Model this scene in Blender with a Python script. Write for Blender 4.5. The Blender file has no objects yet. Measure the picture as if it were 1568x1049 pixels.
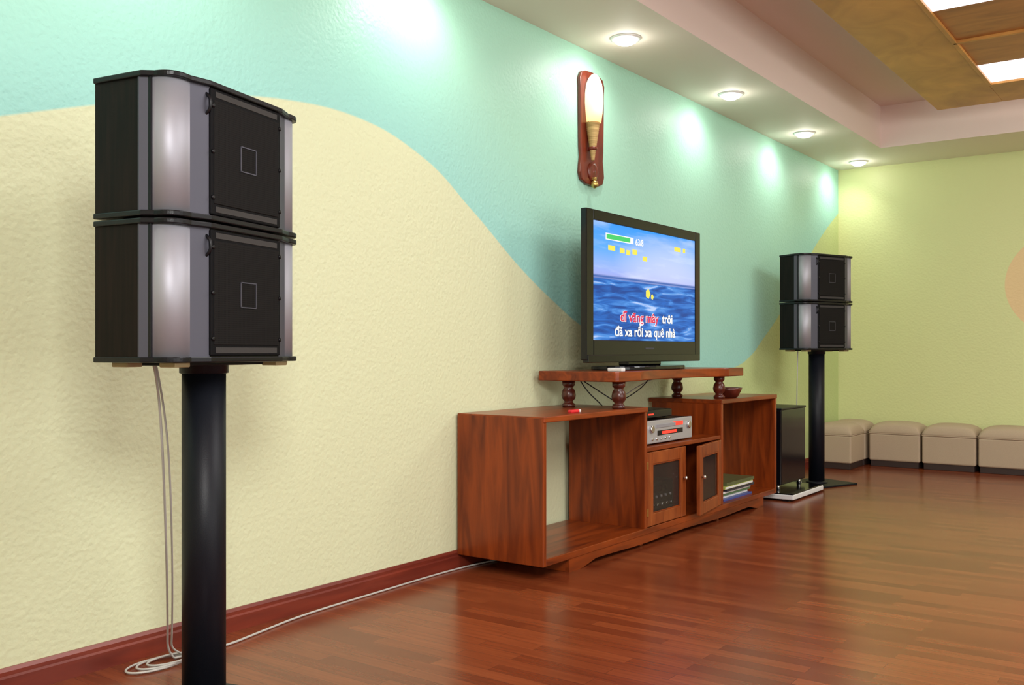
import bpy, bmesh, math, random
from mathutils import Vector, Matrix
random.seed(4)
S = bpy.context.scene
S.view_settings.view_transform = 'Standard'
R2 = math.radians

# ------------------------------------------------------------------ materials
def newmat(name):
    m = bpy.data.materials.new(name); m.use_nodes = True
    nt = m.node_tree
    return m, nt, nt.nodes['Principled BSDF']

def mat(name, col, rough=.5, metal=0., coat=0., emit=0., ecol=None, bump=0., bscale=200., spec=.5, trans=0., var=0.):
    m, nt, b = newmat(name)
    b.inputs['Base Color'].default_value = (*col, 1)
    b.inputs['Roughness'].default_value = rough
    b.inputs['Metallic'].default_value = metal
    b.inputs['Coat Weight'].default_value = coat
    b.inputs['Specular IOR Level'].default_value = spec
    b.inputs['Transmission Weight'].default_value = trans
    if emit:
        b.inputs['Emission Color'].default_value = (*(ecol or col), 1)
        b.inputs['Emission Strength'].default_value = emit
    tc = nt.nodes.new('ShaderNodeTexCoord')
    n = nt.nodes.new('ShaderNodeTexNoise'); n.inputs['Scale'].default_value = bscale
    nt.links.new(tc.outputs['Object'], n.inputs['Vector'])
    if bump:
        bp = nt.nodes.new('ShaderNodeBump'); bp.inputs['Strength'].default_value = bump
        bp.inputs['Distance'].default_value = .002
        nt.links.new(n.outputs[0], bp.inputs['Height']); nt.links.new(bp.outputs[0], b.inputs['Normal'])
    if var:
        mx = nt.nodes.new('ShaderNodeMix'); mx.data_type = 'RGBA'
        mx.inputs[6].default_value = (*[c*(1-var) for c in col], 1)
        mx.inputs[7].default_value = (*[min(1, c*(1+var)) for c in col], 1)
        nt.links.new(n.outputs[0], mx.inputs[0]); nt.links.new(mx.outputs[2], b.inputs['Base Color'])
    return m

def wood(name, c1, c2, sc=(12, 12, 1.2), rough=.3, coat=.12, nscale=2.2, spec=.5):
    m, nt, b = newmat(name)
    tc = nt.nodes.new('ShaderNodeTexCoord')
    mp = nt.nodes.new('ShaderNodeMapping'); mp.inputs['Scale'].default_value = sc
    n = nt.nodes.new('ShaderNodeTexNoise'); n.inputs['Scale'].default_value = nscale
    n.inputs['Detail'].default_value = 8; n.inputs['Distortion'].default_value = 1.0
    r = nt.nodes.new('ShaderNodeValToRGB')
    r.color_ramp.elements[0].position = .28; r.color_ramp.elements[0].color = (*c1, 1)
    r.color_ramp.elements[1].position = .68; r.color_ramp.elements[1].color = (*c2, 1)
    nt.links.new(tc.outputs['Object'], mp.inputs[0]); nt.links.new(mp.outputs[0], n.inputs['Vector'])
    nt.links.new(n.outputs[0], r.inputs[0]); nt.links.new(r.outputs[0], b.inputs['Base Color'])
    b.inputs['Roughness'].default_value = rough; b.inputs['Coat Weight'].default_value = coat
    b.inputs['Coat Roughness'].default_value = .15; b.inputs['Specular IOR Level'].default_value = spec
    return m

RED1, RED2 = (.10, .014, .003), (.30, .052, .007)
M = {}
M['wood_v'] = wood('cabinet_wood_vertical', RED1, RED2, (8, 8, .9), coat=.05, spec=.35)
M['wood_h'] = wood('cabinet_wood_horizontal', RED1, RED2, (8, .9, 8), coat=.05, spec=.35)
M['wood_d'] = wood('dark_turned_wood', (.05, .008, .005), (.13, .020, .009), (10, 10, 2))
M['wood_sconce'] = wood('sconce_wood', (.09, .012, .006), (.19, .030, .012), (10, 14, 2))
M['door_wood'] = wood('door_wood', (.17, .030, .007), (.32, .078, .017), (10, 10, 1.5), coat=.05, spec=.35)
M['base_wood'] = wood('baseboard_wood', (.12, .017, .010), (.21, .032, .015), (8, 1.0, 8), rough=.35)
M['ceil_wood'] = wood('ceiling_wood', (.44, .19, .04), (.68, .33, .075), (1.6, 1.2, 1), rough=.45, coat=.05)
M['ceil_wood2'] = wood('ceiling_wood_inner', (.32, .11, .03), (.52, .21, .055), (1.2, 4, 1), rough=.45, coat=.05)
M['spk_wood'] = wood('speaker_black_wood', (.003, .002, .002), (.012, .006, .005), (30, 30, 1.5), rough=.5, coat=0, spec=.15)
M['black'] = mat('black_plastic', (.005, .005, .007), .34, bump=.1, bscale=400, spec=.3)
M['blackm'] = mat('black_matte', (.004, .004, .005), .6, bump=.2, bscale=500, spec=.12)
M['gloss'] = mat('gloss_black', (.004, .004, .006), .14, spec=.4)
M['pole'] = mat('black_powdercoat', (.005, .006, .010), .45, bump=.1, bscale=300, spec=.25)
M['silver'] = mat('satin_silver', (.40, .40, .45), .58, metal=.6)
M['silver_d'] = mat('dark_silver', (.085, .085, .11), .5, metal=.5)
M['silver_p'] = mat('silver_plastic', (.48, .48, .50), .35, metal=.4)
M['brass'] = mat('brass', (.6, .42, .13), .35, metal=.9)
M['tan'] = mat('tan_rubber', (.45, .38, .2), .6)
M['white'] = mat('white_plastic', (.75, .75, .75), .4)
M['cable'] = mat('pale_cable', (.48, .46, .43), .35)
M['cabledk'] = mat('dark_cable', (.02, .02, .02), .5)
M['red'] = mat('red_plastic', (.7, .02, .03), .35)
M['redled'] = mat('red_display', (.6, .02, .02), .4, emit=.9, ecol=(1, .06, .03))
M['fabric'] = mat('ottoman_fabric', (.47, .36, .25), .85, bump=.4, bscale=350, var=.15)
M['fabric_d'] = mat('ottoman_base', (.035, .018, .014), .6)
M['knob'] = mat('chrome', (.7, .7, .7), .2, metal=1)
M['glass'] = mat('glass_pane', (.05, .045, .04), .06, spec=.6)
M['glass'].node_tree.nodes['Principled BSDF'].inputs['Alpha'].default_value = .35

def dots(name, c0, c1, scale):
    m, nt, b = newmat(name)
    tc = nt.nodes.new('ShaderNodeTexCoord')
    v = nt.nodes.new('ShaderNodeTexVoronoi'); v.inputs['Scale'].default_value = scale; v.inputs['Randomness'].default_value = 0
    r = nt.nodes.new('ShaderNodeValToRGB')
    r.color_ramp.elements[0].position = .25; r.color_ramp.elements[0].color = (*c0, 1)
    r.color_ramp.elements[1].position = .45; r.color_ramp.elements[1].color = (*c1, 1)
    nt.links.new(tc.outputs['Object'], v.inputs['Vector']); nt.links.new(v.outputs[0], r.inputs[0])
    nt.links.new(r.outputs[0], b.inputs['Base Color']); b.inputs['Roughness'].default_value = .65
    b.inputs['Specular IOR Level'].default_value = .12
    return m
M['grille'] = dots('speaker_grille_mesh', (.003, .003, .003), (.010, .009, .009), 180)
M['perf'] = dots('perforated_strip', (.003, .003, .003), (.05, .047, .045), 120)

# ------------------------------------------------------------------ builders
class G:
    def __init__(s, name, loc=(0, 0, 0), rz=0., world=True, scale=1.):
        e = bpy.data.objects.new(name, None); S.collection.objects.link(e)
        e.location = loc; e.rotation_euler = (0, 0, rz); e.scale = (scale,)*3; e.empty_display_size = .1
        s.e = e; s.off = Vector(loc) if world else Vector((0, 0, 0))

def emit(bm, name, m, g=None, bevel=0., smooth=False, seg=2):
    if g is not None: bmesh.ops.translate(bm, verts=bm.verts, vec=-g.off)
    bmesh.ops.recalc_face_normals(bm, faces=bm.faces)
    me = bpy.data.meshes.new(name); bm.to_mesh(me); bm.free()
    o = bpy.data.objects.new(name, me); S.collection.objects.link(o)
    for mm in (m if isinstance(m, (list, tuple)) else [m]): me.materials.append(mm)
    if g is not None: o.parent = g.e
    if smooth:
        for p in me.polygons: p.use_smooth = True
    if bevel:
        b = o.modifiers.new('bevel', 'BEVEL'); b.width = bevel; b.segments = seg; b.limit_method = 'ANGLE'; b.angle_limit = R2(40)
    return o

def addbox(bm, x0, x1, y0, y1, z0, z1, mi=0):
    vs = [bm.verts.new(p) for p in ((x0,y0,z0),(x1,y0,z0),(x1,y1,z0),(x0,y1,z0),(x0,y0,z1),(x1,y0,z1),(x1,y1,z1),(x0,y1,z1))]
    for f in ((0,3,2,1),(4,5,6,7),(0,1,5,4),(1,2,6,5),(2,3,7,6),(3,0,4,7)):
        fc = bm.faces.new([vs[i] for i in f]); fc.material_index = mi

def box(name, x0, x1, y0, y1, z0, z1, m, g=None, bevel=.003, seg=2):
    bm = bmesh.new(); addbox(bm, x0, x1, y0, y1, z0, z1)
    return emit(bm, name, m, g, bevel, seg=seg)

def boxes(name, lst, m, g=None, bevel=.003):
    bm = bmesh.new()
    for b in lst: addbox(bm, *b)
    return emit(bm, name, m, g, bevel)

def prism(name, pts, lo, hi, m, g=None, axis='z', bevel=0., sidemats=None, smooth=False):
    bm = bmesh.new()
    def P(p, h):
        return {'z': (p[0], p[1], h), 'x': (h, p[0], p[1]), 'y': (p[0], h, p[1])}[axis]
    a = [bm.verts.new(P(p, lo)) for p in pts]; b = [bm.verts.new(P(p, hi)) for p in pts]
    n = len(pts)
    bm.faces.new(a[::-1]); bm.faces.new(b)
    for i in range(n):
        f = bm.faces.new((a[i], a[(i+1) % n], b[(i+1) % n], b[i]))
        if sidemats: f.material_index = sidemats[i]
        if smooth: f.smooth = True
    return emit(bm, name, m, g, bevel)

def lathe(name, prof, c, m, g=None, seg=32, smooth=True, axis='z', sx=1, sy=1):
    bm = bmesh.new(); rings = []
    for r, z in prof:
        ring = []
        for i in range(seg):
            t = 2*math.pi*i/seg; x, y = r*math.cos(t)*sx, r*math.sin(t)*sy
            p = (x, y, z) if axis == 'z' else (z, x, y)
            ring.append(bm.verts.new((c[0]+p[0], c[1]+p[1], c[2]+p[2])))
        rings.append(ring)
    for a, b in zip(rings, rings[1:]):
        for i in range(seg):
            bm.faces.new((a[i], a[(i+1) % seg], b[(i+1) % seg], b[i]))
    bm.faces.new(rings[0][::-1]); bm.faces.new(rings[-1])
    o = emit(bm, name, m, g)
    if smooth:
        for p in o.data.polygons: p.use_smooth = len(p.vertices) == 4
    return o

def tube(name, pts, r, m, g=None, smooth=True):
    cu = bpy.data.curves.new(name, 'CURVE'); cu.dimensions = '3D'; cu.bevel_depth = r; cu.bevel_resolution = 3
    sp = cu.splines.new('NURBS' if smooth else 'POLY'); sp.points.add(len(pts)-1)
    off = g.off if g else Vector((0, 0, 0))
    for i, p in enumerate(pts): sp.points[i].co = (*(Vector(p)-off), 1)
    if smooth: sp.use_endpoint_u = True; sp.order_u = 3; sp.resolution_u = 6
    o = bpy.data.objects.new(name+'_c', cu); S.collection.objects.link(o)
    bpy.context.view_layer.update()
    me = bpy.data.meshes.new_from_object(o.evaluated_get(bpy.context.evaluated_depsgraph_get()))
    bpy.data.objects.remove(o)
    n = bpy.data.objects.new(name, me); S.collection.objects.link(n); me.materials.clear(); me.materials.append(m)
    for p in me.polygons: p.use_smooth = True
    if g: n.parent = g.e
    return n

def text(name, s, size, loc, m, g, bold=0., width=None):
    cu = bpy.data.curves.new(name, 'FONT'); cu.body = s; cu.size = size; cu.extrude = .0004; cu.offset = bold
    o = bpy.data.objects.new(name+'_t', cu); S.collection.objects.link(o)
    bpy.context.view_layer.update()
    me = bpy.data.meshes.new_from_object(o.evaluated_get(bpy.context.evaluated_depsgraph_get()))
    bpy.data.objects.remove(o)
    x0 = min(v.co.x for v in me.vertices)+bold
    w = max(v.co.x for v in me.vertices)-bold-x0
    for v in me.vertices: v.co.x = (v.co.x-x0)*((width/w) if width else 1)
    n = bpy.data.objects.new(name, me); S.collection.objects.link(n); me.materials.clear(); me.materials.append(m)
    n.rotation_euler = (R2(90), 0, R2(90)); n.location = Vector(loc)-g.off; n.parent = g.e
    return n

# ------------------------------------------------------------------ room
H = 2.685; HT = 3.03; XR = 5.5; Y0 = -1.6; YB = 9.10

def stucco(nt, b, s=.35):
    tc = nt.nodes['Texture Coordinate'] if 'Texture Coordinate' in nt.nodes else nt.nodes.new('ShaderNodeTexCoord')
    n = nt.nodes.new('ShaderNodeTexNoise'); n.inputs['Scale'].default_value = 70; n.inputs['Detail'].default_value = 2
    n2 = nt.nodes.new('ShaderNodeTexVoronoi'); n2.inputs['Scale'].default_value = 60; n2.feature = 'SMOOTH_F1'
    ad = nt.nodes.new('ShaderNodeMath'); ad.operation = 'ADD'
    bp = nt.nodes.new('ShaderNodeBump'); bp.inputs['Strength'].default_value = s; bp.inputs['Distance'].default_value = .0028
    nt.links.new(tc.outputs['Object'], n.inputs['Vector']); nt.links.new(tc.outputs['Object'], n2.inputs['Vector'])
    nt.links.new(n.outputs[0], ad.inputs[0]); nt.links.new(n2.outputs[0], ad.inputs[1])
    nt.links.new(ad.outputs[0], bp.inputs['Height']); nt.links.new(bp.outputs[0], b.inputs['Normal'])

def math_(nt, op, a, b=None, clamp=False):
    n = nt.nodes.new('ShaderNodeMath'); n.operation = op; n.use_clamp = clamp
    for i, v in enumerate((a, b)):
        if v is None: continue
        if hasattr(v, 'links'): nt.links.new(v, n.inputs[i])
        else: n.inputs[i].default_value = v
    return n.outputs[0]
def mixc(nt, f, a, b):
    n = nt.nodes.new('ShaderNodeMix'); n.data_type = 'RGBA'
    for i, v in ((0, f), (6, a), (7, b)):
        if hasattr(v, 'links'): nt.links.new(v, n.inputs[i])
        else: n.inputs[i].default_value = v if i == 0 else (*v, 1)
    return n.outputs[2]

CREAM = (.69, .72, .47); MINT = (.40, .73, .58); AQUA = (.33, .67, .61); LIME = (.55, .65, .29)
def wall_paint():
    m, nt, b = newmat('wall_left_paint')
    tc = nt.nodes.new('ShaderNodeTexCoord'); sp = nt.nodes.new('ShaderNodeSeparateXYZ')
    nt.links.new(tc.outputs['Object'], sp.inputs[0])
    y, z = sp.outputs[1], sp.outputs[2]
    fc = nt.nodes.new('ShaderNodeFloatCurve')
    pts = [(0, 1.30), (1.0, 1.55), (1.401, 1.677), (1.688, 1.768), (2.068, 1.875), (2.476, 1.95), (2.856, 1.955), (3.219, 1.87), (3.59, 1.672),
           (4.016, 1.408), (4.316, 1.254), (4.579, 1.138), (5.2, .95), (6.2, .86), (6.7, .88), (7.007, .965), (7.2, 1.066),
           (7.62, 1.306), (8.489, 1.938), (9.1, 2.28), (10, 2.7)]
    c = fc.mapping.curves[0]
    c.points[0].location = (0, pts[0][1]/3); c.points[1].location = (1, pts[-1][1]/3)
    for p in pts[1:-1]: c.points.new(p[0]/10, p[1]/3)
    fc.mapping.update()
    nt.links.new(math_(nt, 'DIVIDE', y, 10.), fc.inputs['Value'])
    bz = math_(nt, 'MULTIPLY', fc.outputs[0], 3.)
    d = math_(nt, 'SUBTRACT', z, bz)
    f = math_(nt, 'MULTIPLY', d, 120., True)
    g = math_(nt, 'MULTIPLY', d, 1.6, True)
    up = mixc(nt, g, AQUA, MINT)
    lo = mixc(nt, math_(nt, 'MULTIPLY', math_(nt, 'SUBTRACT', y, 5.2), .6, True), CREAM, LIME)
    nt.links.new(mixc(nt, f, lo, up), b.inputs['Base Color'])
    b.inputs['Roughness'].default_value = .45
    stucco(nt, b, .55); return m

def back_paint():
    m, nt, b = newmat('wall_back_paint')
    tc = nt.nodes.new('ShaderNodeTexCoord'); sp = nt.nodes.new('ShaderNodeSeparateXYZ')
    nt.links.new(tc.outputs['Object'], sp.inputs[0])
    x, z = sp.outputs[0], sp.outputs[2]
    dx = math_(nt, 'DIVIDE', math_(nt, 'SUBTRACT', x, 1.92), .52); dz = math_(nt, 'DIVIDE', math_(nt, 'SUBTRACT', z, 1.56), .46)
    rr = math_(nt, 'ADD', math_(nt, 'MULTIPLY', dx, dx), math_(nt, 'MULTIPLY', dz, dz))
    f = math_(nt, 'MULTIPLY', math_(nt, 'SUBTRACT', 1., rr), 60., True)
    nt.links.new(mixc(nt, f, (.70, .73, .36), (.82, .60, .32)), b.inputs['Base Color'])
    b.inputs['Roughness'].default_value = .45
    stucco(nt, b, .4); return m

def floor_mat():
    m, nt, b = newmat('laminate_floor')
    tc = nt.nodes.new('ShaderNodeTexCoord')
    br = nt.nodes.new('ShaderNodeTexBrick'); br.inputs['Scale'].default_value = 1
    br.inputs['Brick Width'].default_value = .50; br.inputs['Row Height'].default_value = .062
    br.inputs['Mortar Size'].default_value = .0008; br.inputs['Mortar Smooth'].default_value = .3
    br.inputs['Color1'].default_value = (.165, .031, .010, 1); br.inputs['Color2'].default_value = (.265, .062, .020, 1)
    br.inputs['Mortar'].default_value = (.11, .022, .009, 1); br.offset = .37; br.offset_frequency = 2
    nt.links.new(tc.outputs['Object'], br.inputs['Vector'])
    mp = nt.nodes.new('ShaderNodeMapping'); mp.inputs['Scale'].default_value = (2.2, 30, 1)
    n = nt.nodes.new('ShaderNodeTexNoise'); n.inputs['Scale'].default_value = 2; n.inputs['Detail'].default_value = 6
    nt.links.new(tc.outputs['Object'], mp.inputs[0]); nt.links.new(mp.outputs[0], n.inputs['Vector'])
    r = nt.nodes.new('ShaderNodeValToRGB'); r.color_ramp.elements[0].position = .3; r.color_ramp.elements[1].position = .7
    r.color_ramp.elements[0].color = (.74, .70, .68, 1); r.color_ramp.elements[1].color = (1.0, 1, 1, 1)
    nt.links.new(n.outputs[0], r.inputs[0])
    mx = nt.nodes.new('ShaderNodeMix'); mx.data_type = 'RGBA'; mx.blend_type = 'MULTIPLY'; mx.inputs[0].default_value = 1
    nt.links.new(br.outputs[0], mx.inputs[6]); nt.links.new(r.outputs[0], mx.inputs[7])
    nt.links.new(mx.outputs[2], b.inputs['Base Color'])
    b.inputs['Roughness'].default_value = .23; b.inputs['Specular IOR Level'].default_value = .38
    return m

M['ceil'] = mat('ceiling_paint', (.86, .80, .70), .7, bump=.1, bscale=60)
M['tray'] = mat('ceiling_tray_paint', (.78, .64, .58), .7, bump=.1, bscale=60)
M['plain'] = mat('plain_wall_paint', (.75, .76, .58), .6, bump=.2, bscale=60)

box('floor', 0, XR, Y0, YB, -.1, 0, floor_mat(), bevel=0)
box('wall_left', -.15, 0, Y0, YB+.15, 0, 3.2, wall_paint(), bevel=0)
box('wall_back', 0, XR, YB, YB+.15, 0, 3.2, back_paint(), bevel=0)
box('wall_right', XR, XR+.15, Y0, YB+.15, 0, 3.2, M['plain'], bevel=0)
box('wall_front', 0, XR, Y0-.15, Y0, 0, 3.2, M['plain'], bevel=0)
bm = bmesh.new()
addbox(bm, 0, XR, Y0, YB, HT, HT+.15, 1)
XI, YI = .6, 8.3
addbox(bm, 0, XI, Y0, YB, H, HT); addbox(bm, XI, XR, YI, YB, H, HT)
addbox(bm, 5.0, XR, Y0, YI, H, HT); addbox(bm, XI, 5.0, Y0, Y0+.6, H, HT)
for f in bm.faces:
    c = f.calc_center_median()
    if H+.05 < c.z < HT-.01: f.material_index = 1
emit(bm, 'ceiling', [M['ceil'], M['tray']])

def baseboard(name, a, b, axis):
    prof = [(0, 0), (.018, 0), (.018, .052), (.013, .058), (.013, .070), (.006, .080), (0, .080)]
    if axis == 'y':
        prism(name, prof, a, b, M['base_wood'], axis='y')
    else:
        prism(name, [(YB-p[0], p[1]) for p in prof], a, b, M['base_wood'], axis='x')
baseboard('baseboard_left', Y0, YB, 'y'); baseboard('baseboard_back', .018, XR, 'x')

# ------------------------------------------------------------------ wooden ceiling feature
g = G('wood_ceiling_panel', (2.7, 4.0, 2.84))
WX0, WX1, WY0, WY1 = 1.13, 4.4, .2, 7.9
boxes('border_boards', [(WX0, 1.58, WY0, WY1, 2.84, 2.88), (3.95, WX1, WY0, WY1, 2.84, 2.88), (1.58, 3.95, 7.36, WY1, 2.84, 2.88), (1.58, 3.95, WY0, .7, 2.84, 2.88)], M['ceil_wood'], g, .004)
boxes('cross_boards', [(1.58, 3.95, y, y+.62, 2.852, 2.88) for y in (.7, 2.0, 3.6, 4.45, 5.62, 6.24)] + [(2.3, 3.95, 5.1, 5.62, 2.852, 2.88), (2.3, 3.95, 6.86, 7.36, 2.852, 2.88)], M['ceil_wood2'], g, .004)
boxes('edge_trim', [(1.575, 1.60, WY0+.5, 7.36, 2.834, 2.852), (1.58, 3.95, 6.225, 6.25, 2.834, 2.852), (1.6, 3.95, 7.335, 7.36, 2.834, 2.852)], M['ceil_wood'], g, .002)
boxes('hanger_frame', [(1.4, 1.48, .5, 7.6, 2.88, HT), (4.05, 4.13, .5, 7.6, 2.88, HT)], M['ceil_wood2'], g, .002)
M['panel'] = mat('light_panel', (.9, .9, .95), .5, emit=1.6, ecol=(.93, .93, 1))
boxes('light_panels', [(1.58, 2.3, 6.86, 7.34, 2.85, 2.87), (1.6, 2.3, 5.08, 5.62, 2.85, 2.87), (1.6, 3.9, 2.62, 3.6, 2.85, 2.87)], M['panel'], g, 0)

# ------------------------------------------------------------------ downlights
M['bulb'] = mat('bulb', (1, 1, 1), .5, emit=14, ecol=(1, .97, .92))
M['ring'] = mat('downlight_trim', (.8, .8, .8), .3, metal=.3)
for i in range(7):
    y = .38+1.40*i; x = .28
    g = G('recessed_downlight', (x, y, H))
    lathe('trim_ring', [(.060, -.001), (.060, -.010), (.064, -.013), (.080, -.008), (.085, 0)], (x, y, H), M['ring'], g, 40)
    lathe('lamp', [(.001, -.038), (.036, -.033), (.056, -.023), (.062, -.0105)], (x, y, H), M['bulb'], g, 32)
    l = bpy.data.lights.new('downlight_spot', 'SPOT'); l.energy = 9.5; l.spot_size = R2(145); l.spot_blend = .8; l.shadow_soft_size = .035
    l.color = (1, .97, .90)
    o = bpy.data.objects.new('spot', l); S.collection.objects.link(o); o.parent = g.e
    o.location = (0, 0, -.06); o.rotation_euler = (0, R2(26), 0)
    l = bpy.data.lights.new('downlight_bulb', 'POINT'); l.energy = 1.0; l.shadow_soft_size = .03; l.color = (1, .96, .86)
    o = bpy.data.objects.new('bulb_point', l); S.collection.objects.link(o); o.parent = g.e; o.location = (0, 0, -.085)

# ------------------------------------------------------------------ speakers on stands
SH = .356
def speaker_box(g, z0, tag):
    h = SH-.005
    half = [(.146, .146), (.130, .200)]
    P0, P1, PC = Vector((.130, .200)), Vector((.076, .270)), Vector((.137, .270))
    for i in range(1, 13):
        t = i/12; p = P0*(1-t)**2 + PC*2*t*(1-t) + P1*t*t
        half.append((p.x, p.y))
    half += [(.048, .284), (.044, .284), (.044, .280), (-.105, .268)]
    pts = [(x, -y) for x, y in half[::-1]] + half
    n = len(pts); seq = []
    for i in range(n):
        a, b = pts[i], pts[(i+1) % n]
        cy = (abs(a[1])+abs(b[1]))/2; cx = (a[0]+b[0])/2
        if i == n-1: seq.append(0)
        elif a[1]*b[1] < 0: seq.append(3)
        elif cx > .1345 and cy < .18: seq.append(1)
        elif cx > .070: seq.append(2)
        elif cx > .045: seq.append(1)
        else: seq.append(0)
    o = prism('cabinet_'+tag, pts, z0+.012, z0+h-.012, [M['spk_wood'], M['silver_d'], M['silver'], M['black']], g, sidemats=seq)
    for p in o.data.polygons:
        if p.material_index == 2: p.use_smooth = True
    for s in (-1, 1):
        a, c = sorted((s*.268, s*.276))
        box('groove_%s_%d' % (tag, s > 0), .068, .0765, a, c, z0+.012, z0+h-.012, M['black'], g, .001)
    def off(p, d):
        return (p[0]+(d if p[0] > 0 else -.002), p[1]+(d*.6 if p[1] > 0 else -d*.6))
    cap = [off(p, .010) for p in pts if not (p[0] == .044 and abs(p[1]) == .280)]
    prism('bottom_cap_'+tag, cap, z0, z0+.014, M['black'], g, bevel=.003)
    prism('top_cap_'+tag, cap, z0+h-.014, z0+h, M['black'], g, bevel=.003)
    box('grille_frame_'+tag, .130, .152, -.148, .148, z0+.016, z0+h-.016, M['blackm'], g, .004)
    box('grille_'+tag, .148, .1545, -.137, .137, z0+.044, z0+h-.044, M['grille'], g, .002)
    boxes('perforated_'+tag, [(.148, .1535, -.130, .130, z0+.023, z0+.038), (.148, .1535, -.130, .130, z0+h-.038, z0+h-.023)], M['perf'], g, .001)
    zc = z0+h/2; q = .034; xf = .1545
    boxes('badge_'+tag, [(xf-.001, xf+.002, -q, q, zc+q-.003, zc+q), (xf-.001, xf+.002, -q, q, zc-q, zc-q+.003), (xf-.001, xf+.002, -q, -q+.003, zc-q, zc+q), (xf-.001, xf+.002, q-.003, q, zc-q, zc+q)], M['silver_d'], g, 0)
    box('badge_mesh_'+tag, xf-.001, xf+.0008, -q+.004, q-.004, zc-q+.004, zc+q-.004, M['grille'], g, 0)
    for yy in (-.142, .142):
        for zz in (z0+.06, zc, z0+h-.06):
            lathe('screw_%s' % tag, [(.0055, .151), (.0055, .156), (.003, .157)], (0, yy, zz), M['black'], g, 12, axis='x')
    tube('latch_'+tag, [(.138, -.154, z0+h-.03), (.156, -.154, z0+h-.04), (.156, -.154, z0+h-.075), (.138, -.154, z0+h-.085)], .004, M['black'], g)

def stand(loc, rz, zb):
    g = G('loudspeaker_pair_on_stand', (loc[0], loc[1], 0), R2(rz), world=False)
    speaker_box(g, zb, 'lower'); speaker_box(g, zb+SH, 'upper')
    boxes('spacer_feet', [(x, x+.03, y, y+.03, zb+SH-.006, zb+SH+.001) for x in (-.08, .06) for y in (-.2, .17)], M['black'], g, 0)
    boxes('rubber_feet', [(x, x+.05, y, y+.055, zb-.012, zb+.001) for x in (-.085, .065) for y in (-.235, .18)], M['tan'], g, .003)
    lathe('pole', [(.0575, .012), (.0575, zb-.03)], (.01, 0, 0), M['pole'], g, 48)
    lathe('collar', [(.0575, zb-.032), (.064, zb-.030), (.064, zb-.010), (.066, zb-.008)], (.01, 0, 0), M['pole'], g, 48)
    box('top_plate', -.095, .085, -.16, .16, zb-.009, zb+.001, M['pole'], g, .002)
    box('base_plate', -.19, .19, -.24, .24, 0, .014, M['pole'], g, .004)
    lathe('base_collar', [(.078, .013), (.078, .020), (.058, .030)], (.01, 0, 0), M['pole'], g, 40)
    return g
stand((.626, 1.630), 14.5, .972)
gfar = stand((.41, 7.25), -22, 1.01)

# speaker cables
g = G('speaker_cable', (.12, 1.88, 0))
tube('hanging_lead', [(.60, 1.50, .975), (.59, 1.52, .93), (.54, 1.57, .75), (.37, 1.70, .38), (.17, 1.84, .12), (.11, 1.88, .03), (.12, 1.90, .006)], .0035, M['cable'], g)
tube('hanging_lead_2', [(.595, 1.51, .975), (.58, 1.54, .90), (.50, 1.62, .70), (.34, 1.74, .36), (.15, 1.87, .10), (.10, 1.90, .02), (.14, 1.95, .006)], .0030, M['cable'], g)
for k in range(3):
    r = .065-.008*k; cx, cy = .125+.006*k, 1.83+.02*k
    tube('coil_%d' % k, [(cx+r*.85*math.cos(t), cy+r*1.6*math.sin(t), .006+.004*k) for t in [i*math.pi/8 for i in range(17)]], .0035, M['cable'], g)
tube('floor_run', [(.12, 1.90, .006), (.15, 2.05, .005), (.11, 2.25, .005), (.06, 2.5, .005), (.05, 2.9, .005), (.035, 3.3, .005), (.05, 3.6, .005), (.12, 3.9, .005), (.1, 4.4, .005), (.12, 4.9, .005)], .004, M['cable'], g)
# lead of the far speaker, hanging beside its stand (part of that stand)
gf = type('L', (), {})(); gf.e = gfar.e; gf.off = Vector((0, 0, 0))
tube('speaker_lead', [(-.02, -.17, 1.0), (-.03, -.17, .7), (-.06, -.14, .35), (-.01, -.20, .15), (.10, -.26, .02), (.14, -.30, .006)], .004, M['cable'], gf)

# ------------------------------------------------------------------ TV cabinet
CY0, C1, C2, CY1, CX = 3.48, 4.405, 5.38, 6.24, .49
g = G('tv_cabinet', (.25, (CY0+CY1)/2, 0))
zb, zt = .060, .71
W, WH = M['wood_v'], M['wood_h']
box('end_panel_near', .01, CX, CY0, CY0+.028, zb, zt, W, g, .004)
box('divider_near', .03, CX, C1, C1+.028, zb+.03, zt-.02, W, g, .003)
box('divider_far', .03, CX, C2-.028, C2, zb+.03, zt-.02, W, g, .003)
box('end_panel_far', .01, CX, CY1-.028, CY1, zb, zt, W, g, .004)
box('bottom_board', .02, CX-.002, CY0+.028, CY1-.028, zb, zb+.032, WH, g, .003)
box('top_board_near', .01, CX+.004, CY0+.0005, C1+.03, zt-.022, zt+.004, WH, g, .004)
box('top_board_far', .01, CX+.004, C2-.03, CY1-.0005, zt-.022, zt+.004, WH, g, .004)
box('middle_shelf', .03, CX-.004, C1+.028, C2-.028, .482, .505, WH, g, .003)
box('middle_back', .03, .04, C1+.028, C2-.028, zb+.03, .482, W, g, 0)
n = 60; a0, a1 = 3.70, 6.02
low = []
for i in range(n+1):
    t = i/n; y = a0+(a1-a0)*t
    if t < .045 or t > .955: z = 0
    elif t < .10: z = .026*(t-.045)/.055
    elif t > .90: z = .026*(.955-t)/.055
    else:
        u = (t-.1)/.8; z = .026 - .008*abs(math.sin(u*math.pi*2))**2
    low.append((y, z))
rail = [(a0, zb)] + low + [(a1, zb)]
prism('base_rail_front', rail, .462, .485, WH, g, axis='x')
prism('base_rail_rear', rail, .06, .08, WH, g, axis='x')
boxes('base_ends', [(.08, .462, a0, a0+.03, .0, zb), (.08, .462, a1-.03, a1, .0, zb), (.08, .462, C1, C1+.03, .0, zb), (.08, .462, C2-.03, C2, .0, zb)], W, g, .002)
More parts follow.
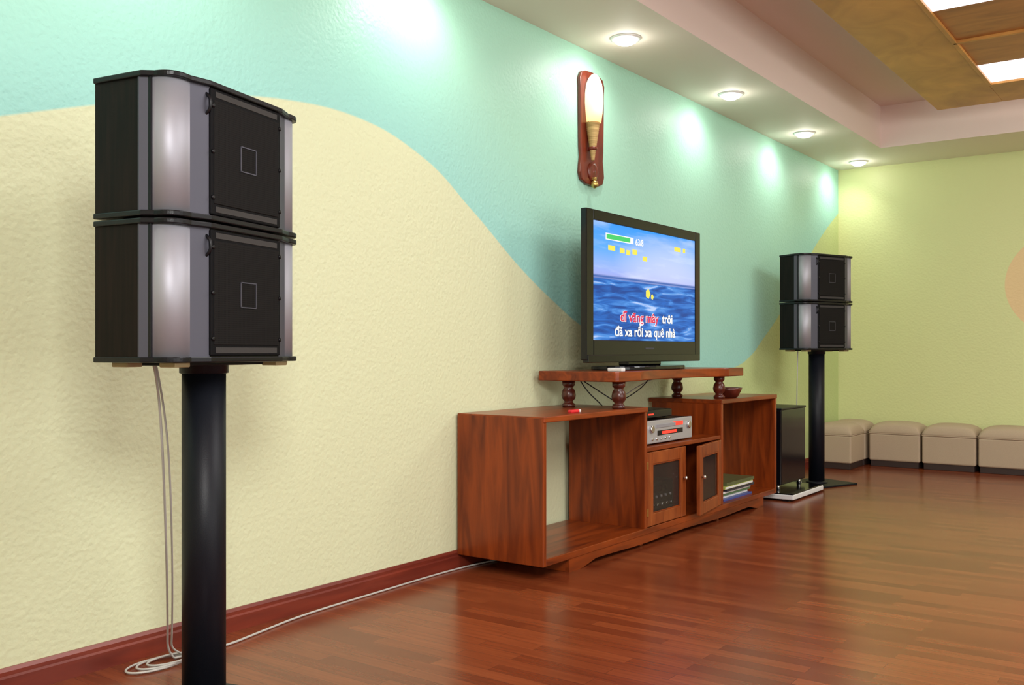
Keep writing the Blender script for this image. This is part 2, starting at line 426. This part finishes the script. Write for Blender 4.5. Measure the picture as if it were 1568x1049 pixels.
def door(y0, w, z0, z1, hinge_right, ang, tag):
    e = bpy.data.objects.new('door_'+tag, None); S.collection.objects.link(e); e.parent = g.e
    hy = y0+w if hinge_right else y0
    e.location = Vector((CX-.022, hy, 0))-g.off; e.rotation_euler = (0, 0, R2(ang))
    L = type('L', (), {})(); L.e = e; L.off = Vector((0, 0, 0))
    s = -1 if hinge_right else 1
    def b(nm, u0, u1, za, zb_, x0, x1, m, bv=.003):
        a, c = sorted((s*u0, s*u1)); return box(nm, x0, x1, a, c, za, zb_, m, L, bv)
    fr = .062
    b('stile_hinge', 0, fr, z0, z1, 0, .022, M['door_wood']); b('stile_free', w-fr, w, z0, z1, 0, .022, M['door_wood'])
    b('rail_bottom', fr, w-fr, z0, z0+fr, 0, .021, M['door_wood']); b('rail_top', fr, w-fr, z1-fr, z1, 0, .021, M['door_wood'])
    b('glass', fr-.004, w-fr+.004, z0+fr-.004, z1-fr+.004, .008, .012, M['glass'], 0)
    mw = .007
    for (u0, u1, za, zc) in ((fr, fr+mw, z0+fr, z1-fr), (w-fr-mw, w-fr, z0+fr, z1-fr), (fr, w-fr, z0+fr, z0+fr+mw), (fr, w-fr, z1-fr-mw, z1-fr)):
        b('bead', u0, u1, za, zc, .014, .019, W, .001)
    lathe('knob', [(.004, .020), (.006, .030), (.012, .036), (.010, .044), (.002, .047)], (0, s*(w-.03), (z0+z1)/2+.02), M['knob'], L, 20, axis='x')
dw = (C2-C1-.056-.03)/2
door(C1+.030, dw, .096, .478, False, 0, 'near')
door(C2-.030-dw, dw, .096, .478, True, 9, 'far')
box('door_post', CX-.05, CX-.022, C1+.028+dw+.004, C1+.028+dw+.024, zb+.03, .482, W, g, .002)
boxes('hinges', [(CX-.002, CX+.004, C1+.024, C1+.034, z, z+.04) for z in (.15, .39)], M['brass'], g, .001)

# raised shelf on turned legs
g = G('raised_tv_shelf', (.27, 4.875, zt+.004))
SY0, SY1, zs = 4.10, 5.66, .90
front = []
N = 40
for i in range(N+1):
    t = i/N; y = SY0+(SY1-SY0)*t
    u = (t-.16)/.68
    x = .505 if u < 0 or u > 1 else .505-.075*math.sin(math.pi*u)**.6
    front.append((x, y))
prism('shelf_board', [(.04, SY0), (.42, SY0), (.49, SY0), (.505, SY0+.015)] + front[1:-1] + [(.505, SY1-.015), (.49, SY1), (.04, SY1)], zs-.05, zs, WH, g, bevel=.005)
z0 = zt+.004; hl = zs-.05-z0
prof = [(.030, 0), (.034, .006), (.034, .016), (.024, .022), (.022, .030), (.034, .045), (.037, .062), (.032, .085), (.022, .100), (.026, .106), (.032, .112), (.033, hl)]
for i, (x, y) in enumerate(((.16, 4.20), (.455, 4.20), (.13, 5.50), (.41, 5.50))):
    lathe('turned_leg_%d' % i, prof, (x, y, z0), M['wood_d'], g, 32)
tube('cable_a', [(.30, 4.30, .720), (.25, 4.36, .73), (.2, 4.30, .80), (.18, 4.28, .85)], .003, M['cabledk'], g)
tube('cable_b', [(.20, 4.27, .85), (.28, 4.34, .78), (.36, 4.38, .725), (.3, 4.41, .720)], .003, M['cabledk'], g)
tube('cable_c', [(.12, 5.28, .85), (.08, 5.1, .80), (.08, 4.95, .75), (.06, 4.85, .72)], .003, M['cable'], g)
tube('cable_d', [(.10, 5.20, .85), (.14, 5.05, .78), (.08, 4.9, .72)], .003, M['cabledk'], g)

g = G('red_lighter', (.43, 3.83, .714))
box('body', .418, .440, 3.79, 3.86, .714, .728, M['red'], g, .004); box('cap', .420, .438, 3.86, 3.876, .715, .727, M['white'], g, .002)
g = G('remote_control', (.46, 4.18, .90))
box('body', .40, .485, 4.18, 4.215, .90, .918, M['white'], g, .005); box('keys', .415, .47, 4.187, 4.208, .917, .920, M['cabledk'], g, .001)
g = G('wooden_ashtray', (.40, 5.66, .714))
lathe('bowl', [(.045, 0), (.055, .004), (.078, .045), (.084, .062), (.078, .062), (.055, .02), (.002, .015)], (.41, 5.64, .714), M['wood_d'], g, 40)

# DVD player and set-top box
g = G('dvd_player', (.29, 4.77, .505))
a, b_ = 4.50, 5.04
box('chassis', .12, .435, a, b_, .515, .632, M['black'], g, .003)
box('front_panel', .432, .450, a-.002, b_+.002, .513, .634, M['silver_p'], g, .005)
boxes('feet', [(x, x+.03, y, y+.03, .505, .516) for x in (.15, .38) for y in (a+.02, b_-.05)], M['black'], g, 0)
box('disc_tray', .449, .453, a+.10, a+.33, .592, .612, M['silver'], g, .002)
box('display', .449, .4515, a+.12, b_-.12, .552, .578, M['gloss'], g, .001)
box('display_digits', .4513, .4522, a+.17, a+.34, .557, .573, M['redled'], g, 0)
box('red_label', .4495, .4525, a+.30, a+.42, .594, .616, M['redled'], g, .001)
for k in range(5):
    lathe('button_%d' % k, [(.007, .449), (.007, .455), (.005, .456)], (0, a+.06+.05*k, .535), M['knob'], g, 16, axis='x')
for yy in (a+.05, b_-.05): lathe('dial', [(.02, .449), (.02, .460), (.017, .463)], (0, yy, .590), M['knob'], g, 24, axis='x')
g = G('set_top_box', (.29, 4.70, .6345))
box('case', .14, .40, 4.55, 4.88, .642, .684, M['black'], g, .004); box('fascia', .399, .405, 4.552, 4.878, .644, .682, M['gloss'], g, .002)
boxes('feet', [(x, x+.02, y, y+.02, .6345, .643) for x in (.16, .36) for y in (4.57, 4.84)], M['black'], g, 0)
box('led', .4045, .4065, 4.60, 4.66, .658, .666, M['redled'], g, 0)

# amplifier behind the doors
g = G('karaoke_amplifier', (.26, 4.64, zb+.032))
dz = zb-.065
box('chassis', .12, .42, 4.46, 4.86, .107+dz, .30, M['black'], g, .004)
boxes('feet', [(x, x+.03, y, y+.03, .097+dz, .108+dz) for x in (.15, .36) for y in (4.48, 4.81)], M['black'], g, 0)
for k in range(7):
    lathe('knob_%d' % k, [(.013, .419), (.012, .436), (.010, .438)], (0, 4.50+.053*k, .175), M['knob'], g, 18, axis='x')
    lathe('small_knob_%d' % k, [(.008, .419), (.007, .430)], (0, 4.50+.053*k, .22), M['silver_p'], g, 14, axis='x')
box('display', .419, .422, 4.56, 4.78, .245, .275, M['gloss'], g, 0)

# magazines in far bay
g = G('magazine_stack', (.3, 5.75, zb+.032))
cols = [(.05, .08, .30), (.55, .55, .5), (.10, .22, .10), (.6, .6, .62), (.03, .03, .05), (.45, .5, .12), (.10, .12, .05)]
z = zb+.032
for i, c in enumerate(cols):
    th = random.choice((.012, .016, .020)); dy = random.uniform(-.03, .03); dx = random.uniform(-.02, .02)
    cm = mat('magazine_cover_%d' % i, c, .35, var=.3, bscale=20)
    box('cover_%d' % i, .20+dx, .44+dx, 5.50+dy, 5.93+dy, z, z+th, cm, g, .001)
    box('pages_%d' % i, .205+dx, .4405+dx, 5.503+dy, 5.927+dy, z+.002, z+th-.002, M['white'] if i % 2 else cm, g, 0)
    z += th

# ------------------------------------------------------------------ television
g = G('flat_screen_television', (.28, 4.757, zs))
TY0, TY1, TZ0, TZ1, TX = 4.090, 5.395, .955, 1.712, .335
SYa, SYb, SZa, SZb = 4.160, 5.330, 1.058, 1.658
boxes('bezel', [(TX-.035, TX, TY0, SYa, TZ0, TZ1), (TX-.035, TX, SYb, TY1, TZ0, TZ1), (TX-.035, TX, SYa, SYb, SZb, TZ1), (TX-.035, TX, SYa, SYb, TZ0+.012, SZa)], M['gloss'], g, .005)
box('rear_shell', TX-.065, TX-.03, TY0+.07, TY1-.07, TZ0+.03, TZ1-.05, M['blackm'], g, .012)
box('rear_bulge', TX-.13, TX-.06, TY0+.25, TY1-.25, TZ0+.1, TZ1-.15, M['blackm'], g, .02)
lip = [(TX-.03, TY0+.01)] + [(TX+.004+.016*math.sin(math.pi*i/20), TY0+.01+(TY1-TY0-.02)*i/20) for i in range(21)] + [(TX-.03, TY1-.01)]
prism('speaker_lip', lip, TZ0-.012, TZ0+.028, M['gloss'], g, bevel=.004)
box('name_strip', TX-.001, TX+.0015, 4.70, 4.80, 1.012, 1.020, M['silver_d'], g, 0)
box('neck', TX-.09, TX-.03, 4.56, 4.95, zs+.02, TZ0+.05, M['gloss'], g, .01)
foot = [( .27+.165*math.cos(t), 4.757+.40*math.copysign(abs(math.sin(t))**.6, math.sin(t))) for t in [2*math.pi*i/48 for i in range(48)]]
prism('foot', foot, zs, zs+.022, M['gloss'], g, bevel=.006)

def screen_mat():
    m, nt, b = newmat('karaoke_screen_image')
    tc = nt.nodes.new('ShaderNodeTexCoord'); sp = nt.nodes.new('ShaderNodeSeparateXYZ')
    nt.links.new(tc.outputs['Generated'], sp.inputs[0])
    y, z = sp.outputs[1], sp.outputs[2]
    def ramp(src, els):
        r = nt.nodes.new('ShaderNodeValToRGB'); cr = r.color_ramp
        cr.elements[0].position, cr.elements[0].color = els[0][0], (*els[0][1], 1)
        cr.elements[1].position, cr.elements[1].color = els[-1][0], (*els[-1][1], 1)
        for p, c in els[1:-1]:
            e = cr.elements.new(p); e.color = (*c, 1)
        nt.links.new(src, r.inputs[0]); return r.outputs[0]
    HZ = .53
    sky = ramp(z, [(.50, (.36, .36, .70)), (.62, (.30, .44, .92)), (.78, (.10, .38, .96)), (1.0, (.03, .30, .90))])
    cx = math_(nt, 'DIVIDE', math_(nt, 'SUBTRACT', y, .72), .55); cz = math_(nt, 'DIVIDE', math_(nt, 'SUBTRACT', z, .70), .30)
    rr = math_(nt, 'ADD', math_(nt, 'MULTIPLY', cx, cx), math_(nt, 'MULTIPLY', cz, cz))
    glow = math_(nt, 'SUBTRACT', 1., rr, True)
    sky = mixc(nt, math_(nt, 'MULTIPLY', glow, .7), sky, (.62, .66, .98))
    mpc = nt.nodes.new('ShaderNodeMapping'); mpc.inputs['Scale'].default_value = (1, 2.5, 9)
    nc = nt.nodes.new('ShaderNodeTexNoise'); nc.inputs['Scale'].default_value = 1.4; nc.inputs['Detail'].default_value = 5
    nt.links.new(tc.outputs['Generated'], mpc.inputs[0]); nt.links.new(mpc.outputs[0], nc.inputs['Vector'])
    cl = math_(nt, 'MULTIPLY', math_(nt, 'SUBTRACT', nc.outputs[0], .50), 1.5, True)
    sun = mixc(nt, cl, sky, (.76, .82, 1.0))
    mp = nt.nodes.new('ShaderNodeMapping'); mp.inputs['Scale'].default_value = (1, 3.0, 13); mp.inputs['Rotation'].default_value = (R2(5), 0, 0)
    n = nt.nodes.new('ShaderNodeTexNoise'); n.inputs['Scale'].default_value = 1.6; n.inputs['Detail'].default_value = 7; n.inputs['Distortion'].default_value = .8
    nt.links.new(tc.outputs['Generated'], mp.inputs[0]); nt.links.new(mp.outputs[0], n.inputs['Vector'])
    sea = ramp(n.outputs[0], [(.35, (.004, .055, .28)), (.50, (.012, .13, .50)), (.62, (.07, .27, .70)), (.74, (.45, .58, .90))])
    hz = math_(nt, 'MULTIPLY', math_(nt, 'SUBTRACT', HZ, z), 80., True)
    im = mixc(nt, hz, sun, sea)
    band = math_(nt, 'MULTIPLY', math_(nt, 'SUBTRACT', .020, math_(nt, 'ABSOLUTE', math_(nt, 'SUBTRACT', z, HZ+.008))), 60., True)
    im = mixc(nt, band, im, (.05, .13, .42))
    b.inputs['Base Color'].default_value = (.01, .01, .01, 1); b.inputs['Roughness'].default_value = .35
    b.inputs['Specular IOR Level'].default_value = .15
    nt.links.new(im, b.inputs['Emission Color']); b.inputs['Emission Strength'].default_value = 1.15
    return m
box('screen', TX-.02, TX-.006, SYa-.002, SYb+.002, SZa-.002, SZb+.002, screen_mat(), g, 0)
EW = mat('screen_white', (.0, .0, .0), .5, emit=1., ecol=(1, 1, 1)); ER = mat('screen_red', (0, 0, 0), .5, emit=1., ecol=(.80, .015, .08))
EY = mat('screen_yellow', (0, 0, 0), .5, emit=1., ecol=(.95, .85, .10)); EG = mat('screen_green', (0, 0, 0), .5, emit=1., ecol=(.05, .65, .15))
EK = mat('screen_dark', (0, 0, 0), .5, emit=.4, ecol=(.02, .05, .25))
sx = TX-.0045
text('lyric_outline_1', 'dĩ vãng mây', .072, (sx-.0006, 4.437, 1.158), EW, g, .0030, .425)
text('lyric_red', 'dĩ vãng mây', .072, (sx+.0012, 4.437, 1.158), ER, g, .0014, .425)
text('lyric_shadow_2', 'trôi', .072, (sx-.0008, 4.905, 1.158), EK, g, .003, .125)
text('lyric_white_1', 'trôi', .072, (sx+.0006, 4.905, 1.158), EW, g, .0014, .125)
text('lyric_shadow_3', 'đã xa rồi xa quê nhà', .072, (sx-.0008, 4.378, 1.080), EK, g, .003, .69)
text('lyric_white_2', 'đã xa rồi xa quê nhà', .072, (sx+.0006, 4.378, 1.080), EW, g, .0014, .69)
boxes('score_bar_frame', [(sx-.001, sx, 4.285, 4.575, 1.572, 1.606)], EW, g, 0)
boxes('score_bar', [(sx-.001, sx+.0005, 4.292, 4.54, 1.577, 1.601)], EG, g, 0)
text('score', '63/8', .05, (sx, 4.60, 1.570), EW, g, .001, .085)
boxes('note_blocks', [(sx-.001, sx, y, y+w, z, z+.026) for y, w, z in ((4.31, .07, 1.52), (4.43, .05, 1.515), (4.50, .04, 1.510), (4.565, .05, 1.518), (4.68, .05, 1.49))], EY, g, 0)
boxes('cloud_icon', [(sx-.001, sx, 5.06, 5.14, 1.575, 1.60), (sx-.001, sx, 5.17, 5.20, 1.575, 1.60)], EY, g, 0)
lathe('flower_icon', [(.028, 0), (.028, .001)], (sx-.001, 4.74, 1.315), EY, g, 5, axis='x', smooth=False)
lathe('flower_icon_2', [(.016, 0), (.016, .001)], (sx-.001, 4.79, 1.30), EY, g, 5, axis='x', smooth=False)

# ------------------------------------------------------------------ wall sconce
yc = 4.665
g = G('wall_sconce', (.0, yc, 1.93))
pl = [(-.06, 1.93), (-.115, 1.95), (-.130, 1.99), (-.124, 2.04), (-.116, 2.08), (-.122, 2.13), (-.126, 2.3), (-.128, 2.46), (-.132, 2.51), (-.115, 2.545), (-.07, 2.56), (0, 2.565)]
pl = [(yc+a, b) for a, b in pl] + [(yc-a, b) for a, b in pl[::-1][1:]]
prism('back_plate', pl, .0, .022, M['wood_sconce'], g, axis='x', bevel=.006)
lathe('carved_boss', [(.055, .020), (.055, .026), (.038, .032), (.032, .030), (.010, .034), (.002, .036)], (0, yc, 2.005), M['wood_sconce'], g, 32, axis='x')
ys = yc-.045
lathe('brass_finial', [(.004, -.055), (.012, -.05), (.022, -.035), (.018, -.018), (.006, -.008), (.012, 0)], (.040, yc-.01, 1.965), M['brass'], g, 24)
box('finial_arm', .015, .050, yc-.02, yc, 1.958, 1.973, M['brass'], g, .002)
lathe('support_ring', [(.018, 0), (.025, .004), (.025, .016), (.018, .02)], (.050, ys, 2.115), M['wood_sconce'], g, 28)
box('support_arm', .015, .04, ys-.012, ys+.012, 2.115, 2.135, M['wood_sconce'], g, .002)
M['wicker'] = wood('wicker', (.36, .22, .07), (.62, .42, .17), (4, 4, 60), rough=.7, coat=0)
pr = []
for i in range(45):
    t = i/44; pr.append((.008+.031*t+.0020*(i % 2), 2.06+.21*t))
lathe('wicker_cone', pr, (.050, ys, 0), M['wicker'], g, 32)
m_, nt_, b0 = newmat('glowing_glass_shade'); M['shade'] = m_
tc = nt_.nodes.new('ShaderNodeTexCoord'); sp_ = nt_.nodes.new('ShaderNodeSeparateXYZ'); nt_.links.new(tc.outputs['Generated'], sp_.inputs[0])
nt_.links.new(mixc(nt_, math_(nt_, 'MULTIPLY', sp_.outputs[2], 1.3, True), (1., .62, .22), (1., .90, .72)), b0.inputs['Emission Color'])
b0.inputs['Emission Strength'].default_value = 1.5; b0.inputs['Base Color'].default_value = (.5, .42, .3, 1)
lathe('glass_shade', [(.040, 2.268), (.047, 2.32), (.052, 2.38), (.051, 2.43), (.044, 2.48), (.031, 2.515), (.014, 2.535), (.002, 2.54)], (.058, ys, 0), M['shade'], g, 40)

# ------------------------------------------------------------------ subwoofer + glass base
g = G('subwoofer', (.21, 6.68, 0))
box('base_slab', .07, .585, 6.29, 6.90, .012, .045, M['white'], g, .006); box('base_glass_top', .075, .58, 6.295, 6.895, .044, .052, M['gloss'], g, .002)
boxes('slab_feet', [(x, x+.04, y, y+.04, 0, .014) for x in (.1, .51) for y in (6.3, 6.79)], M['black'], g, 0)
box('enclosure', .06, .455, 6.42, 6.895, .085, .60, M['gloss'], g, .008)
box('top_lid', .055, .46, 6.415, 6.90, .598, .612, M['black'], g, .004)
for x in (.09, .42):
    for y in (6.45, 6.86): lathe('foot', [(.018, .050), (.014, .070), (.018, .086)], (x, y, 0), M['knob'], g, 20)

# ------------------------------------------------------------------ ottomans
def ottoman(x0, x1, y0, y1):
    g = G('ottoman', ((x0+x1)/2, (y0+y1)/2, 0)); gap = .009
    x0 += gap; x1 -= gap; y0 += gap; y1 -= gap
    box('plinth', x0+.012, x1-.012, y0+.012, y1-.012, 0, .055, M['fabric_d'], g, .003)
    box('body', x0, x1, y0, y1, .05, .285, M['fabric'], g, .015, 3)
    bm = bmesh.new(); n = 16; zb0 = .285
    cx, cy, hx, hy = (x0+x1)/2, (y0+y1)/2, (x1-x0)/2, (y1-y0)/2
    top = {}
    for i in range(n+1):
        for j in range(n+1):
            u, v = 2*i/n-1, 2*j/n-1
            su, sv = math.copysign(abs(u)**.75, u), math.copysign(abs(v)**.75, v)
            h = (max(0, 1-abs(su)**3.2)*max(0, 1-abs(sv)**3.2))**.42
            b = 1+.025*h
            top[i, j] = bm.verts.new((cx+hx*su*b, cy+hy*sv*b, zb0+.018+.085*h))
    for i in range(n):
        for j in range(n): bm.faces.new((top[i, j], top[i+1, j], top[i+1, j+1], top[i, j+1]))
    edge = [(i, 0) for i in range(n+1)] + [(n, j) for j in range(1, n+1)] + [(i, n) for i in range(n-1, -1, -1)] + [(0, j) for j in range(n-1, 0, -1)]
    low = [bm.verts.new((cx+(top[e].co.x-cx)*.985, cy+(top[e].co.y-cy)*.985, zb0-.004)) for e in edge]
    k = len(edge)
    for i in range(k): bm.faces.new((low[i], low[(i+1) % k], top[edge[(i+1) % k]], top[edge[i]]))
    bm.faces.new(low)
    emit(bm, 'cushion', M['fabric'], g, smooth=True)
    tube('piping', [(x0, y0, .287), (x1, y0, .287), (x1, y1, .287), (x0, y1, .287), (x0, y0, .287)], .003, M['fabric'], g, smooth=False)
OY = YB-.03
ottoman(.025, .37, OY-.385-.405, OY-.39)
x = .385
for i in range(7): ottoman(x+.437*i, x+.437*(i+1), OY-.385, OY)
ottoman(.025, .37, OY-.385, OY)

# ------------------------------------------------------------------ lights
def area(name, loc, target, size, energy, col=(1, 1, 1), sy=None):
    l = bpy.data.lights.new(name, 'AREA'); l.energy = energy; l.size = size; l.color = col
    if sy: l.shape = 'RECTANGLE'; l.size_y = sy
    o = bpy.data.objects.new(name, l); S.collection.objects.link(o); o.location = loc
    o.rotation_euler = (Vector(target)-Vector(loc)).to_track_quat('-Z', 'Y').to_euler()
    return o
area('frontal_fill', (3.6, -.2, 2.5), (.3, 2.2, .7), .9, 105, (1, 1, .98))  # added soft fill near the camera, stands in for flash-like frontal light
area('ceiling_lamp_middle', (2.9, 3.4, 2.78), (2.9, 3.4, 0), 1.6, 56, (1, .99, .96))
area('ceiling_lamp_back', (3.2, 6.6, 2.78), (2.4, 7.2, 0), 1.6, 92, (1, 1, .94))
area('right_side_fill', (5.4, 4.0, 1.35), (0, 4.6, 1.3), 6.5, 95, (.97, .98, 1), 1.7)  # added side fill for left wall and soffit; no window in this wall
w = bpy.data.worlds.new('World'); S.world = w; w.use_nodes = True
w.node_tree.nodes['Background'].inputs[0].default_value = (.8, .85, .9, 1); w.node_tree.nodes['Background'].inputs[1].default_value = .3

# ------------------------------------------------------------------ camera
cam = bpy.data.cameras.new('camera'); co = bpy.data.objects.new('camera', cam); S.collection.objects.link(co)
cam.sensor_width = 36; cam.lens = 36*1485/1568; cam.shift_y = 13.5/1568; cam.clip_start = .05
co.location = (2.85, 0, 1.0); co.rotation_euler = (R2(90), 0, R2(35.98))
S.camera = co
